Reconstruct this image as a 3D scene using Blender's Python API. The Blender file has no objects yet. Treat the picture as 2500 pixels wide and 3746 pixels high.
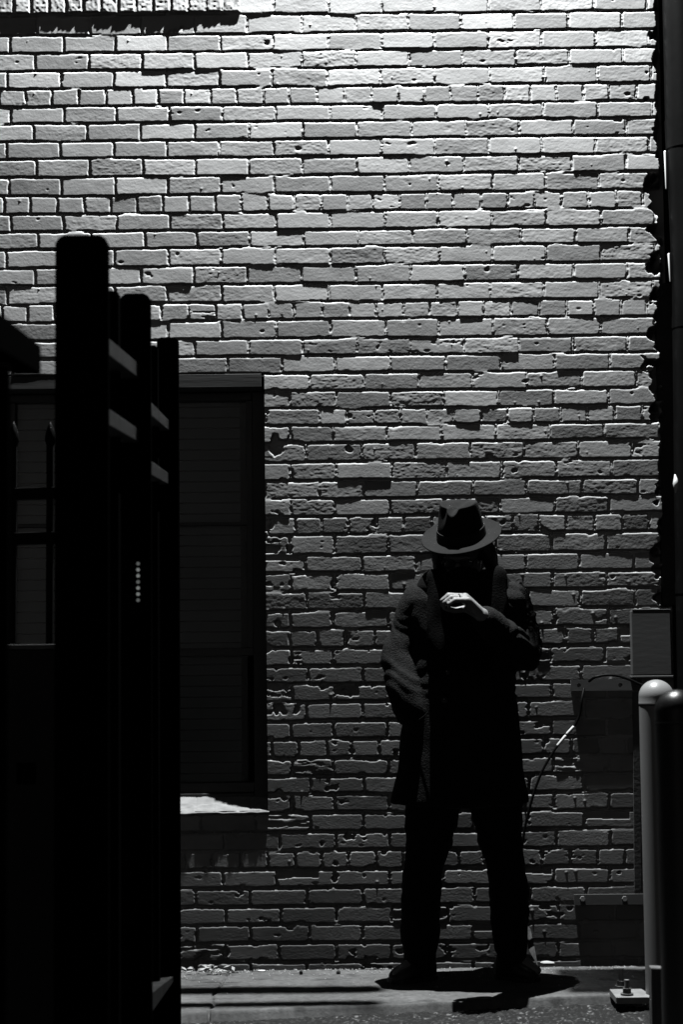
import bpy, bmesh, math, random
import numpy as np
from mathutils import Vector, Matrix, noise as mnoise
random.seed(7)
R = math.radians
scene = bpy.context.scene
COL = scene.collection

# ------------------------------------------------------------------ camera
FPX, D = 6500.0, 6.5
TH, RO = math.atan(512 / 6500.0), 0.0105
_F = Vector((0, math.cos(TH), math.sin(TH)))
_R0 = Vector((1, 0, 0)); _U0 = _R0.cross(_F)
CR = _R0 * math.cos(RO) - _U0 * math.sin(RO)
CU = _U0 * math.cos(RO) + _R0 * math.sin(RO)
def ray(px, py):
    return _F + CR * ((px - 1250) / FPX) - CU * ((py - 1873) / FPX)
_r = ray(1250, 3545)
CAM = Vector((0, -D, -_r.z * D / _r.y))          # height so that the foot of the wall is z = 0
def at_y(px, py, y=0.0):
    r = ray(px, py); return CAM + r * ((y - CAM.y) / r.y)
def at_z(px, py, z=0.0):
    r = ray(px, py); return CAM + r * ((z - CAM.z) / r.z)

# ------------------------------------------------------------------ helpers
ORG = {}
def tag(o, label=None, cat=None, group=None, kind=None):
    if label: o['label'] = label
    if cat: o['category'] = cat
    if group: o['group'] = group
    if kind: o['kind'] = kind
    return o
def thing(name, loc, label, cat, group=None):
    o = bpy.data.objects.new(name, None); COL.objects.link(o)
    o.location = loc; o.empty_display_size = 0.1
    ORG[o] = Vector(loc)
    return tag(o, label, cat, group)
def link_mesh(name, me, mat, parent=None, smooth=False):
    org = ORG[parent] if parent else Vector((0, 0, 0))
    if org.length: me.transform(Matrix.Translation(-org))
    o = bpy.data.objects.new(name, me); COL.objects.link(o)
    if mat: me.materials.append(mat)
    if smooth: me.polygons.foreach_set('use_smooth', [True] * len(me.polygons))
    if parent: o.parent = parent
    ORG[o] = org
    return o
class MB:
    def __init__(s): s.v = []; s.f = []
    def add(s, vs, fs):
        b = len(s.v); s.v += [tuple(v) for v in vs]; s.f += [tuple(b + i for i in f) for f in fs]; return s
    def hexa(s, p):            # 8 points: bottom ring 0-3, top ring 4-7
        return s.add(p, [(3, 2, 1, 0), (4, 5, 6, 7), (0, 1, 5, 4), (1, 2, 6, 5), (2, 3, 7, 6), (3, 0, 4, 7)])
    def box(s, a, b):
        (x0, y0, z0), (x1, y1, z1) = a, b
        return s.hexa([(x0, y0, z0), (x1, y0, z0), (x1, y1, z0), (x0, y1, z0), (x0, y0, z1), (x1, y0, z1), (x1, y1, z1), (x0, y1, z1)])
    def rings(s, rings, cap=True):
        n = len(rings[0]); b = len(s.v)
        for r in rings: s.v += [tuple(p) for p in r]
        for i in range(len(rings) - 1):
            for j in range(n):
                k = (j + 1) % n
                s.f.append((b + i * n + j, b + i * n + k, b + (i + 1) * n + k, b + (i + 1) * n + j))
        if cap:
            s.f.append(tuple(b + j for j in reversed(range(n))))
            e = b + (len(rings) - 1) * n
            s.f.append(tuple(e + j for j in range(n)))
        return s
    def tube(s, pts, rad, n=10, flat=1.0, round_ends=True, cap=True):
        pts = [Vector(p) for p in pts]
        rad = list(rad) if hasattr(rad, '__len__') else [rad] * len(pts)
        T = []
        for i in range(len(pts)):
            a, c = pts[max(i - 1, 0)], pts[min(i + 1, len(pts) - 1)]
            T.append((c - a).normalized())
        up = Vector((0, 1, 0)) if abs(T[0].y) < 0.9 else Vector((1, 0, 0))
        rs = []
        u = (up - T[0] * up.dot(T[0])).normalized()
        def ring(p, u, v, r):
            return [p + u * (math.cos(2 * math.pi * j / n) * r * flat) + v * (math.sin(2 * math.pi * j / n) * r) for j in range(n)]
        for i, p in enumerate(pts):
            u = (u - T[i] * u.dot(T[i])).normalized(); v = T[i].cross(u)
            r = rad[i]
            if i == 0 and round_ends:
                for q in (0.97, 0.8, 0.45): rs.append(ring(p - T[0] * r * q * 0.9, u, v, r * math.sqrt(1 - q * q)))
            rs.append(ring(p, u, v, r))
            if i == len(pts) - 1 and round_ends:
                for q in (0.45, 0.8, 0.97): rs.append(ring(p + T[i] * r * q * 0.9, u, v, r * math.sqrt(1 - q * q)))
        return s.rings(rs, cap)
    def ball(s, c, r, n=12, m=8, rot=None):
        c = Vector(c); rx, ry, rz = r if hasattr(r, '__len__') else (r, r, r)
        rs = []
        for i in range(1, m):
            t = -math.pi / 2 + math.pi * i / m
            ring = [Vector((rx * math.cos(t) * math.cos(2 * math.pi * j / n), ry * math.cos(t) * math.sin(2 * math.pi * j / n), rz * math.sin(t))) for j in range(n)]
            rs.append([c + (rot @ p if rot else p) for p in ring])
        return s.rings(rs)
    def cyl(s, a, b, r0, r1=None, n=20, cap=True):
        return s.tube([a, b], [r0, r0 if r1 is None else r1], n, round_ends=False, cap=cap)
    def mesh(s, name):
        me = bpy.data.meshes.new(name); me.from_pydata(s.v, [], s.f); me.update(); return me
    def build(s, name, mat, parent=None, smooth=False, bevel=0.0):
        o = link_mesh(name, s.mesh(name), mat, parent, smooth)
        if bevel:
            m = o.modifiers.new('bevel', 'BEVEL'); m.width = bevel; m.segments = 2; m.limit_method = 'ANGLE'
        return o
def remesh(mb, voxel, smooth_it=4, fac=0.5):
    me = mb.mesh('tmp'); o = bpy.data.objects.new('tmp', me); COL.objects.link(o)
    m = o.modifiers.new('r', 'REMESH'); m.mode = 'VOXEL'; m.voxel_size = voxel
    if smooth_it:
        m = o.modifiers.new('s', 'SMOOTH'); m.factor = fac; m.iterations = smooth_it
    dg = bpy.context.evaluated_depsgraph_get()
    out = bpy.data.meshes.new_from_object(o.evaluated_get(dg))
    bpy.data.objects.remove(o); bpy.data.meshes.remove(me)
    return out
def wrinkle(me, fn):
    n = len(me.vertices); co = np.empty(n * 3); me.vertices.foreach_get('co', co); co = co.reshape(-1, 3)
    no = np.array([v.normal[:] for v in me.vertices])
    d = np.array([fn(Vector(c)) for c in co])
    me.vertices.foreach_set('co', (co + no * d[:, None]).ravel()); me.update()

# ------------------------------------------------------------------ materials
def mat(name, col, rough=0.7, spec=0.3, metal=0.0, bump=0.0, bscale=60.0, var=0.0, vscale=6.0, stretch=(1, 1, 1), attr=None):
    m = bpy.data.materials.new(name); m.use_nodes = True
    nt = m.node_tree; b = nt.nodes['Principled BSDF']
    c = (col, col * 1.005, col * 1.01, 1) if not hasattr(col, '__len__') else (*col, 1)
    b.inputs['Base Color'].default_value = c
    b.inputs['Roughness'].default_value = rough; b.inputs['Metallic'].default_value = metal
    b.inputs['Specular IOR Level'].default_value = spec
    tc = nt.nodes.new('ShaderNodeTexCoord'); mp = nt.nodes.new('ShaderNodeMapping')
    mp.inputs['Scale'].default_value = stretch; nt.links.new(tc.outputs['Object'], mp.inputs['Vector'])
    src = None
    if var:
        n = nt.nodes.new('ShaderNodeTexNoise'); n.inputs['Scale'].default_value = vscale; n.inputs['Detail'].default_value = 6
        nt.links.new(mp.outputs[0], n.inputs['Vector'])
        r = nt.nodes.new('ShaderNodeMapRange'); r.inputs[1].default_value = 0.3; r.inputs[2].default_value = 0.7
        r.inputs[3].default_value = 1 - var; r.inputs[4].default_value = 1 + var
        nt.links.new(n.outputs['Fac'], r.inputs[0]); src = r.outputs[0]
    if attr:
        a = nt.nodes.new('ShaderNodeAttribute'); a.attribute_name = attr
        if src is None: src = a.outputs['Fac']
        else:
            k = nt.nodes.new('ShaderNodeMath'); k.operation = 'MULTIPLY'
            nt.links.new(src, k.inputs[0]); nt.links.new(a.outputs['Fac'], k.inputs[1]); src = k.outputs[0]
    if src is not None:
        x = nt.nodes.new('ShaderNodeMix'); x.data_type = 'RGBA'; x.blend_type = 'MULTIPLY'; x.inputs[0].default_value = 1
        x.inputs[6].default_value = c; nt.links.new(src, x.inputs[7]); nt.links.new(x.outputs[2], b.inputs['Base Color'])
    if bump:
        n = nt.nodes.new('ShaderNodeTexNoise'); n.inputs['Scale'].default_value = bscale; n.inputs['Detail'].default_value = 5
        nt.links.new(mp.outputs[0], n.inputs['Vector'])
        u = nt.nodes.new('ShaderNodeBump'); u.inputs['Strength'].default_value = 1.0; u.inputs['Distance'].default_value = bump
        nt.links.new(n.outputs['Fac'], u.inputs['Height']); nt.links.new(u.outputs[0], b.inputs['Normal'])
    return m
M = {
 'paint':   mat('painted_brick', 0.68, 0.75, 0.25, bump=0.00028, bscale=150, var=0.06, vscale=9, attr='tone'),
 'plainbrick': mat('plain_brick', 0.45, 0.85, 0.2, bump=0.003, bscale=40, var=0.2),
 'concrete': mat('sidewalk_concrete', 0.15, 0.85, 0.25, bump=0.0016, bscale=120, var=0.22, vscale=5, attr='tone'),
 'asphalt': mat('asphalt', 0.045, 0.8, 0.4, bump=0.003, bscale=150, var=0.4, vscale=60),
 'gritroad': mat('gritty_asphalt', 0.028, 0.8, 0.3, bump=0.002, bscale=150, var=0.3, vscale=60, attr='tone'),
 'black':   mat('black_gate_paint', 0.004, 0.7, 0.0, bump=0.0004, bscale=80),
 'rail':    mat('gate_rail_paint', 0.020, 0.6, 0.1, bump=0.0006, bscale=50, var=0.6, vscale=12),
 'iron':    mat('wrought_iron', 0.005, 0.5, 0.05, bump=0.0005, bscale=90),
 'frame':   mat('window_paint', 0.12, 0.5, 0.4, bump=0.0006, bscale=60, stretch=(0.2, 1, 1), var=0.15),
 'sashdark': mat('dark_sash', 0.07, 0.5, 0.4, bump=0.0005, bscale=60),
 'blind':   mat('blind_slat', 0.32, 0.6, 0.3, var=0.1, vscale=4),
 'lintel':  mat('lintel_board', 0.05, 0.6, 0.3, bump=0.001, bscale=40, stretch=(0.1, 1, 1)),
 'boxgrey': mat('box_paint', 0.11, 0.6, 0.35, bump=0.0002, bscale=70, stretch=(0.3, 1, 1), var=0.12),
 'steel':   mat('galvanised_steel', 0.30, 0.5, 0.5, bump=0.0004, bscale=120, var=0.2, vscale=30),
 'dullsteel': mat('dull_steel', 0.12, 0.6, 0.4, bump=0.0008, bscale=90, var=0.25, vscale=20),
 'bolgrey': mat('grey_bollard_paint', 0.27, 0.38, 0.5, bump=0.0003, bscale=300, var=0.05),
 'boldark': mat('dark_bollard_paint', 0.005, 0.35, 0.3, bump=0.0003, bscale=300),
 'pipe':    mat('black_pipe', 0.004, 0.35, 0.12, bump=0.0004, bscale=50, var=0.3),
 'pipe2':   mat('flashing', 0.06, 0.5, 0.4, bump=0.0005, bscale=40),
 'white':   mat('white_plastic', 0.75, 0.4, 0.5),
 'cable':   mat('black_cable', 0.004, 0.5, 0.1),
 'coat':    mat('wool_coat', 0.0145, 0.95, 0.1, bump=0.004, bscale=170, var=0.4, vscale=130),
 'scarf':   mat('black_scarf', 0.006, 0.95, 0.05, bump=0.002, bscale=200),
 'trouser': mat('black_trousers', 0.010, 0.9, 0.1, bump=0.0006, bscale=300),
 'shoe':    mat('black_shoe', 0.005, 0.5, 0.3),
 'felt':    mat('hat_felt', 0.016, 0.95, 0.1, bump=0.0006, bscale=300, var=0.12, vscale=30),
 'band':    mat('hat_band', 0.012, 0.8, 0.2),
 'skin':    mat('skin', 0.23, 0.5, 0.4, bump=0.0004, bscale=250, var=0.06, vscale=40),
 'hair':    mat('dark_hair', 0.008, 0.6, 0.3, bump=0.002, bscale=120, stretch=(1, 1, 0.1)),
 'pebble':  mat('pale_rubble', 0.55, 0.9, 0.2, bump=0.002, bscale=80),
 'darkpeb': mat('dark_pebble', 0.05, 0.9, 0.2, bump=0.002, bscale=80),
 'leaf':    mat('dry_leaf', 0.45, 0.8, 0.2, var=0.3, vscale=40),
 'wood':    mat('weathered_wood', 0.16, 0.85, 0.2, bump=0.002, bscale=40, stretch=(6, 6, 0.6), var=0.3, vscale=10),
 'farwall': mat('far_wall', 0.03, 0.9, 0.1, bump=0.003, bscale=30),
}
m_ = mat('indicator_glow', 0.3, 0.4); m_.node_tree.nodes['Principled BSDF'].inputs['Emission Color'].default_value = (.95, 1, .98, 1); m_.node_tree.nodes['Principled BSDF'].inputs['Emission Strength'].default_value = .17  # glow put into the material of the gate post dots, no lamp there
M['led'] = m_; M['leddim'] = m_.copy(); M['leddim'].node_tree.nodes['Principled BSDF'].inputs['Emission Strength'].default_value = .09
g = bpy.data.materials.new('window_glass'); g.use_nodes = True
nt = g.node_tree; nt.nodes.clear()
out = nt.nodes.new('ShaderNodeOutputMaterial'); mx = nt.nodes.new('ShaderNodeMixShader')
tr = nt.nodes.new('ShaderNodeBsdfTransparent'); gl = nt.nodes.new('ShaderNodeBsdfGlossy'); fr = nt.nodes.new('ShaderNodeFresnel')
gl.inputs['Roughness'].default_value = 0.28; tr.inputs[0].default_value = (0.85, 0.87, 0.87, 1)
nt.links.new(fr.outputs[0], mx.inputs[0]); nt.links.new(tr.outputs[0], mx.inputs[1]); nt.links.new(gl.outputs[0], mx.inputs[2]); nt.links.new(mx.outputs[0], out.inputs[0])
M['glass'] = g

# ------------------------------------------------------------------ numpy noise
def vn(X, Z, sx, sz, seed):
    r = np.random.RandomState(seed).rand(256, 256).astype(np.float32)
    x = X / sx + 31.7; z = Z / sz + 57.3
    xi = np.floor(x).astype(np.int32); zi = np.floor(z).astype(np.int32)
    fx = (x - xi).astype(np.float32); fz = (z - zi).astype(np.float32)
    fx = fx * fx * (3 - 2 * fx); fz = fz * fz * (3 - 2 * fz)
    a = r[xi & 255, zi & 255]; b = r[(xi + 1) & 255, zi & 255]; c = r[xi & 255, (zi + 1) & 255]; d = r[(xi + 1) & 255, (zi + 1) & 255]
    return ((a + (b - a) * fx) * (1 - fz) + (c + (d - c) * fx) * fz) * 2 - 1
def fbm(X, Z, sx, sz, seed, o=3):
    s = 0; a = 1; t = 0
    for i in range(o):
        s = s + a * vn(X, Z, sx / 2 ** i, sz / 2 ** i, seed + i * 13); t += a; a *= 0.5
    return s / t
def sstep(a, b, x):
    t = np.clip((x - a) / (b - a), 0, 1); return t * t * (3 - 2 * t)
def grid_mesh(name, V, keep=None, smooth=True):
    n, m = V.shape[:2]
    idx = np.arange(n * m).reshape(n, m)
    q = np.stack([idx[:-1, :-1], idx[1:, :-1], idx[1:, 1:], idx[:-1, 1:]], -1)
    q = q[keep] if keep is not None else q.reshape(-1, 4)
    used = np.zeros(n * m, bool); used[q.ravel()] = True
    re = np.cumsum(used) - 1; q = re[q]; vv = V.reshape(-1, 3)[used]
    me = bpy.data.meshes.new(name)
    me.vertices.add(len(vv)); me.vertices.foreach_set('co', vv.astype(np.float32).ravel())
    me.loops.add(q.size); me.loops.foreach_set('vertex_index', q.astype(np.int32).ravel())
    me.polygons.add(len(q)); me.polygons.foreach_set('loop_start', np.arange(0, q.size, 4, dtype=np.int32))
    if smooth: me.polygons.foreach_set('use_smooth', np.ones(len(q), bool))
    me.update(calc_edges=True); me.validate()
    return me, used
def set_tone(me, t):
    a = me.attributes.new('tone', 'FLOAT', 'POINT'); a.data.foreach_set('value', t.astype(np.float32))

# ------------------------------------------------------------------ the brick wall
JY = [-210, -145, -80, -14, 51, 120, 185, 250, 316, 381, 443, 508, 573, 639, 707, 774, 839, 903, 970, 1036, 1104, 1169, 1238, 1301, 1365, 1430, 1494,
      1556, 1620, 1690, 1758, 1824, 1889, 1956, 2029, 2096, 2164, 2233, 2300, 2370, 2437, 2505, 2570, 2640, 2706, 2776, 2843,
      2910, 2978, 3048, 3118, 3188, 3255, 3325, 3392, 3461, 3530, 3600]
S, H = 0, 1
ROW = [(S, [945]), (S, [640]), (S, [320]), (S, [320, 945]), (S, [15, 640, 1260]), (S, [310, 945]), (S, [15, 640, 1265]), (S, [300, 935]), (H, [200, 500, 815, 1130, 1440]),
       (S, [335, 965]), (S, [30, 655, 1275]), (S, [315, 945]), (S, [30, 645, 1270]), (S, [325, 965]), (H, [255, 555, 865, 1170, 1460]),
       (S, [345, 965]), (S, [40, 660, 1295]), (S, [335, 965]), (S, [15, 640, 1265]), (S, [325, 950]), (H, [260, 555, 875, 1190, 1500]),
       (S, [345, 970]), (S, [30, 655, 1275]), (S, [415, 1025]), (S, [730, 1355]), (S, [505, 1035]), (H, [225, 845, 1165, 1475]),
       (S, [510, 1000]), (S, [690, 1330]), (S, [515, 1040]), (S, [845, 1350]), (S, [515, 1025]), (H, [870, 1180, 1500]), (S, [500, 1020]),
       (S, [680, 1335]), (S, [515, 1015]), (S, [700, 1355]), (S, [505, 1005]), (H, [820, 1145, 1480]), (S, [515, 1000]), (S, [715, 1345]),
       (S, [530, 1020]), (S, [690, 1345]), (S, [510, 1005]), (H, [600, 930, 1215, 1540]), (S, [530, 1000]), (S, [740, 1360]), (S, [525, 1020]),
       (S, [735, 1350]), (S, [380, 1035]), (H, [245, 560, 870, 1180, 1500]), (S, [345, 1020]), (S, [35, 700, 1350]), (S, [395, 1040]),
       (S, [40, 720, 1340]), (S, [375, 1040]), (S, [40, 700, 1350])]
zj = np.array([at_y(1150, y).z for y in JY])[::-1]            # ascending joint heights
rows = ROW[::-1]
WX0, WX1 = -2.1, at_y(2405, 0).x
zc = lambda z: (np.interp(z, [0, 1.3, 3.7], [at_y(2452, 3545).x, at_y(2432, 2200).x, at_y(2403, 0).x]))   # the ragged right-hand corner
OX0, OX1 = at_y(-45, 2000).x, at_y(974, 2200).x               # the window opening
OZ0, OZ1 = at_y(800, 2972).z, at_y(800, 1366).z
STEP = 0.0025
_bz = np.linspace(-.2, 2.6, 561)                              # belly added to the wall: foot set back so the lower courses fall darker
_bs = np.interp(_bz, [-.2, 0, .6, 1.2, 1.6, 2.0, 2.3], [.036, .038, .0415, .0445, .034, .011, 0])
_bb = np.cumsum(_bs[::-1])[::-1] * (_bz[1] - _bz[0])
def BULGE(z): return np.interp(z, _bz, _bb)
xs = np.arange(WX0, 1.24, STEP); zs = np.arange(-0.04, zj[-1] - 0.01, STEP)
X, Z = np.meshgrid(xs, zs, indexing='ij'); X = X.astype(np.float32); Z = Z.astype(np.float32)
low = sstep(2.4, 0.4, Z)                                       # the lower courses are more weathered
Xw = X + 0.0022 * vn(X, Z, .03, .03, 1) + 0.0012 * vn(X, Z, .009, .009, 2)
Zw = Z + 0.0020 * vn(X, Z, .05, .03, 3) + 0.0010 * vn(X, Z, .010, .008, 4) + 0.002 * vn(X, Z, .5, .06, 5)
ci = np.clip(np.searchsorted(zj, Zw) - 1, 0, len(rows) - 1)
rng = np.random.RandomState(11)
joints, gid = [], 0
XL = np.empty_like(X); XRr = np.empty_like(X); BID = np.zeros(X.shape, np.int32)
for i, (k, a) in enumerate(rows):
    zm = (zj[i] + zj[i + 1]) / 2; ym = (JY[::-1][i] + JY[::-1][i + 1]) / 2
    a = [at_y(900 + v * 0.3189, ym).x for v in a]
    p = 0.1004 if k == H else 0.2012
    ph = 0.0985 if k == H else 0.1985
    left = []; x = a[0]
    while x > WX0 - 0.25: x -= ph + rng.uniform(-.004, .004); left.append(x)
    right = []; x = a[-1]
    while x < 1.5: x += p + rng.uniform(-.004, .004); right.append(x)
    js = np.array(left[::-1] + a + right)
    m = ci == i
    b = np.clip(np.searchsorted(js, Xw[m]) - 1, 0, len(js) - 2)
    XL[m] = js[b]; XRr[m] = js[b + 1]; BID[m] = gid + b; gid += len(js)
ZB = zj[ci].astype(np.float32); ZT = zj[ci + 1].astype(np.float32)
rb = np.random.RandomState(5).rand(gid, 12).astype(np.float32)
bb = lambda c, lo, hi: (lo + (hi - lo) * rb[:, c])[BID]
lob = low
gb, gh = 0.0027 + .0012 * lob + bb(10, -.0009, .0015), 0.0036
dz = np.minimum(Zw - ZB, ZT - Zw) - gb
dxe = np.minimum(Xw - XL, XRr - Xw) - gh
rad = bb(0, .003, .010) + .006 * lob * bb(1, 0, 1)
qx = np.maximum(rad - dxe, 0); qz = np.maximum(rad - dz, 0)
d = np.minimum(np.minimum(dxe, dz), rad - np.hypot(qx, qz))
# chipped arrises
chip = fbm(X, Z, .045, .03, 21, 3)
amt = (0.0035 + 0.020 * lob) * (0.25 + bb(2, 0, 1) ** 2)
d = d - np.maximum(chip - 0.33, 0) * 2.6 * amt
# right-hand corner: ragged, broken brick ends
cx = zc(Z) + 0.012 * vn(X * 0, Z, 1, .07, 31) + 0.005 * vn(X * 0, Z, 1, .02, 32)
rag = np.maximum(fbm(X, Z, .06, .05, 33, 3) - 0.05, 0) * 0.10
ed = cx - X - rag
d = np.minimum(d, ed)
# ragged bricks by the window jamb
jam = np.maximum(fbm(X, Z, .05, .045, 35, 3) - 0.1, 0) * 0.06 * sstep(OX1 + .14, OX1, X) * sstep(OZ1 + .03, OZ1 - .2, Z)
jam = jam * (X > OX1 - .01) * (Z > OZ0)
d = d - jam
flat = 1 - .84 * sstep(2.0, 1.0, Z)
face = (bb(3, -.0011, .0011) + bb(4, -.010, .010) * (X - (XL + XRr) / 2) + bb(5, -.024, .024) * (Z - (ZB + ZT) / 2)) * flat
rough = (0.38 + 1.0 * bb(6, 0, 1) ** 3) * flat
face = face + rough * (0.00022 * vn(X, Z, .016, .007, 41) + 0.00030 * vn(X, Z, .07, .03, 43) + 0.00016 * vn(X, Z, .007, .005, 42))
# spalled bricks with torn faces and split layers
sp = ((rb[:, 7] > 0.985)[BID] & (Z < 2.4)) | ((rb[:, 8] > 0.965)[BID] & (Z < 1.5))
torn = fbm(X, Z, .045, .010, 45, 4)
face = face - sp * np.maximum(torn, -0.1) * 0.006
sl = (rb[:, 9] > 0.95)[BID] & (Z < 1.9)
zsplit = ZB + (ZT - ZB) * bb(1, .35, .7) + .004 * vn(X, Z, .05, 1, 47)
face = face - sl * (Z > zsplit) * 0.0022 * (X < XL + (XRr - XL) * bb(8, .4, 1.1))
# small pits and nail holes
pr = np.random.RandomState(77)
for _ in range(170):
    px_, pz_ = pr.uniform(WX0, 1.15), pr.uniform(0.05, 3.7); rr = pr.uniform(.002, .0042) * (1.6 if pr.rand() < .12 else 1); dp = pr.uniform(.0015, .005) * (.35 if pz_ < 1.7 else 1)
    i0, i1 = int((px_ - .03 - WX0) / STEP), int((px_ + .03 - WX0) / STEP); k0, k1 = int((pz_ - .03 + .04) / STEP), int((pz_ + .03 + .04) / STEP)
    i0, k0 = max(i0, 0), max(k0, 0)
    xx, zz = X[i0:i1, k0:k1], Z[i0:i1, k0:k1]
    face[i0:i1, k0:k1] -= dp * np.exp(-(((xx - px_) / (rr * pr.uniform(1, 2.2))) ** 2 + ((zz - pz_) / rr) ** 2))
for _ in range(260):                                            # pimples and paint drips
    px_, pz_ = pr.uniform(WX0, 1.15), pr.uniform(0.05, 3.7); rr = pr.uniform(.002, .0045); dp = pr.uniform(.0006, .0018)
    i0, i1 = max(int((px_ - .03 - WX0) / STEP), 0), int((px_ + .03 - WX0) / STEP); k0, k1 = max(int((pz_ - .03 + .04) / STEP), 0), int((pz_ + .03 + .04) / STEP)
    xx, zz = X[i0:i1, k0:k1], Z[i0:i1, k0:k1]
    face[i0:i1, k0:k1] += dp * np.exp(-(((xx - px_) / rr) ** 2 + ((zz - pz_) / rr) ** 2))
crumb = vn(X, Z, .0075, .0065, 51) + .6 * vn(X, Z, .016, .012, 52)
headm = sstep(0.004, -0.003, dxe) * sstep(-0.008, 0.004, dz)
bed = -0.0095 + 0.0016 * crumb + np.maximum(fbm(X, Z, .10, .02, 53, 3) - .22, 0) * .055
bed = np.where(dxe < 0.004, np.maximum(bed, -0.0075 + .0028 * crumb), bed)
side = sstep(0.1, -0.9, X)                                      # the joints are raked deeper towards the left
head = -0.0010 - .0032 * side - 0.0020 * lob + (0.0009 + .0019 * lob) * crumb + .0022 * fbm(X, Z, .03, .03, 54, 2)
mort = bed * (1 - headm) + head * headm
mort = np.minimum(mort, -0.0004 + face * 0.5)
topd = ZT - Zw - gb; ist = sstep(.010, .003, topd - np.minimum(dxe, 9) * 0)
kk_ = np.clip((d + .001) / (.0044 + (.0036 + .0022 * lob) * ist), 0, 1); k = 1 - (1 - kk_) ** (2 + 1.6 * ist)
Y = mort + (face - mort) * k
Y = np.where(ed < 0.006, np.minimum(Y, -0.004 - (0.006 - ed) * 4.0), Y)
Y = np.maximum(Y, -0.14)
tone = (0.66 + 0.36 * bb(11, 0, 1)) * (1 - .16 * np.maximum(fbm(X, Z, .25, .12, 61, 3), 0)) * (1 - .22 * np.maximum(fbm(X, Z, .05, .03, 62, 3) - .1, 0))
tone = np.where(k < .5, 0.93, tone)
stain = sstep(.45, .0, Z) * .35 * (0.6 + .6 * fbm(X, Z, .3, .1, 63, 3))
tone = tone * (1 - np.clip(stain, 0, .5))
Y = Y - BULGE(Z)
V = np.stack([X, -Y, Z], -1)
Xc = (X[:-1, :-1] + X[1:, 1:]) / 2; Zc = (Z[:-1, :-1] + Z[1:, 1:]) / 2
LX1, LZ0 = at_y(880, 40).x, at_y(450, 50).z                       # the soldier-course ledge, top left
keep = ~((Xc > OX0) & (Xc < OX1) & (Zc > OZ0) & (Zc < OZ1))
me, used = grid_mesh('wall', V, keep)
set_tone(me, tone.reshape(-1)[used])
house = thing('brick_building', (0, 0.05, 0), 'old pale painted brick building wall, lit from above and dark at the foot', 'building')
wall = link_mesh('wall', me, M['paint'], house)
ZTOP = float(zj[-1]) - 0.012
mb = MB()
mb.box((-6, 0.008, ZTOP - .002), (1.135, .24, 8.5))                # the storey above the picture
mb.box((-6, 0.12, -.3), (WX0 + .002, .24, ZTOP - .004))
mb.box((OX1 + .004, .12, OZ0), (1.13, .24, OZ1)); mb.box((WX0 + .003, .060, OZ1), (1.13, .24, ZTOP - .004))
mb.box((WX0 + .003, .12, -.3), (1.13, .24, OZ0)); mb.box((WX0 + .003, .12, OZ0), (OX0 - .004, .24, OZ1))
mb.box((1.12, .245, -.3), (1.135, 5, 8.5))
mb.build('wall_core', M['plainbrick'], house)
# soldier course (sill of the window above)
gx = np.arange(WX0, LX1 + .004, .0025); gz = np.arange(LZ0 - .004, LZ0 + .215, .0025)
A, B = np.meshgrid(gx, gz, indexing='ij')
Aw = A + .002 * vn(A, B, .03, .03, 71); Bw = B + .003 * vn(A, B, .05, .05, 72)
pit = 0.0655; u = (LX1 - Aw) / pit; bi = np.floor(u).astype(int); fx = np.minimum(u - bi, 1 - (u - bi)) * pit - .0042
dl = np.minimum(np.minimum(fx, Bw - LZ0 - .001), .5); dl = dl - np.maximum(fbm(A, B, .04, .04, 73) - .4, 0) * .008
rs_ = np.random.RandomState(9).rand(80, 4)
hh = .0085 + (rs_[bi % 80, 0] - .5) * .003 + .00012 * vn(A, B, .008, .02, 74) + .0005 * vn(A, B, .03, .07, 75) + (rs_[bi % 80, 1] - .5) * .05 * (B - LZ0 - .1) * .4
kk = sstep(-.001, .005, dl); yy = .0058 + .0008 * vn(A, B, .009, .009, 76) + (hh - .0058) * kk
yy = np.where((Bw < LZ0 + .001) | (Aw > LX1 - .001), -.012, yy)
me, used = grid_mesh('window_ledge', np.stack([A, -yy + BULGE(B), B], -1)); set_tone(me, (.70 + .25 * rs_[bi % 80, 2]).reshape(-1)[used])
link_mesh('window_ledge', me, M['paint'], house)

# ------------------------------------------------------------------ the window
win = MB()
def fbox(mb, px0, py0, px1, py1, y0, y1):
    a, b = at_y(px0, py1, y0), at_y(px1, py0, y0); mb.box((a.x, y0, a.z), (b.x, y1, b.z)); return mb
YG = 0.105
# outer frame
fo = MB()
zb_, zt_ = OZ0 + .01, OZ1 - .055
fo.box((OX1 - .052, .105, zb_), (OX1 - .001, .19, zt_)); fo.box((OX0 + .001, .105, zb_), (OX0 + .052, .19, zt_))
fo.box((OX0 + .053, .108, zt_ - .028), (OX1 - .053, .19, zt_)); fo.box((OX0 + .053, .108, zb_), (OX1 - .053, .19, zb_ + .05))
w = fo.build('window', M['sashdark'], house, bevel=.003)
lb = MB()
lb.box((OX0 - .03, .0012, OZ1 - .052), (OX1 - .012, .14, OZ1 - .002)); lb.box((OX1 - .0115, .0022, OZ1 - .016), (OX1 + .048, .10, OZ1 + .003))
lb.build('lintel', M['lintel'], house, bevel=.002)
xa, xb = OX0 + .053, OX1 - .053
zm1 = at_y(800, 2385).z; zm2 = at_y(800, 1906).z
sh = MB()
sh.box((xa, .118, zm1 - .014), (xb, .18, zm1 + .014)); sh.box((xa, .128, zm2 - .006), (xb, .17, zm2 + .006))
sh.box((xb - .022, .124, zm1 + .015), (xb, .175, zt_ - .03)); sh.box((xa, .124, zm1 + .015), (xa + .022, .175, zt_ - .03))
sh.build('sash', M['frame'], w, bevel=.002)
br = MB(); br.box((xa, .116, zb_ + .052), (xb, .18, zb_ + .088)); br.build('bottom_rail', M['frame'], w, bevel=.002)
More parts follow.
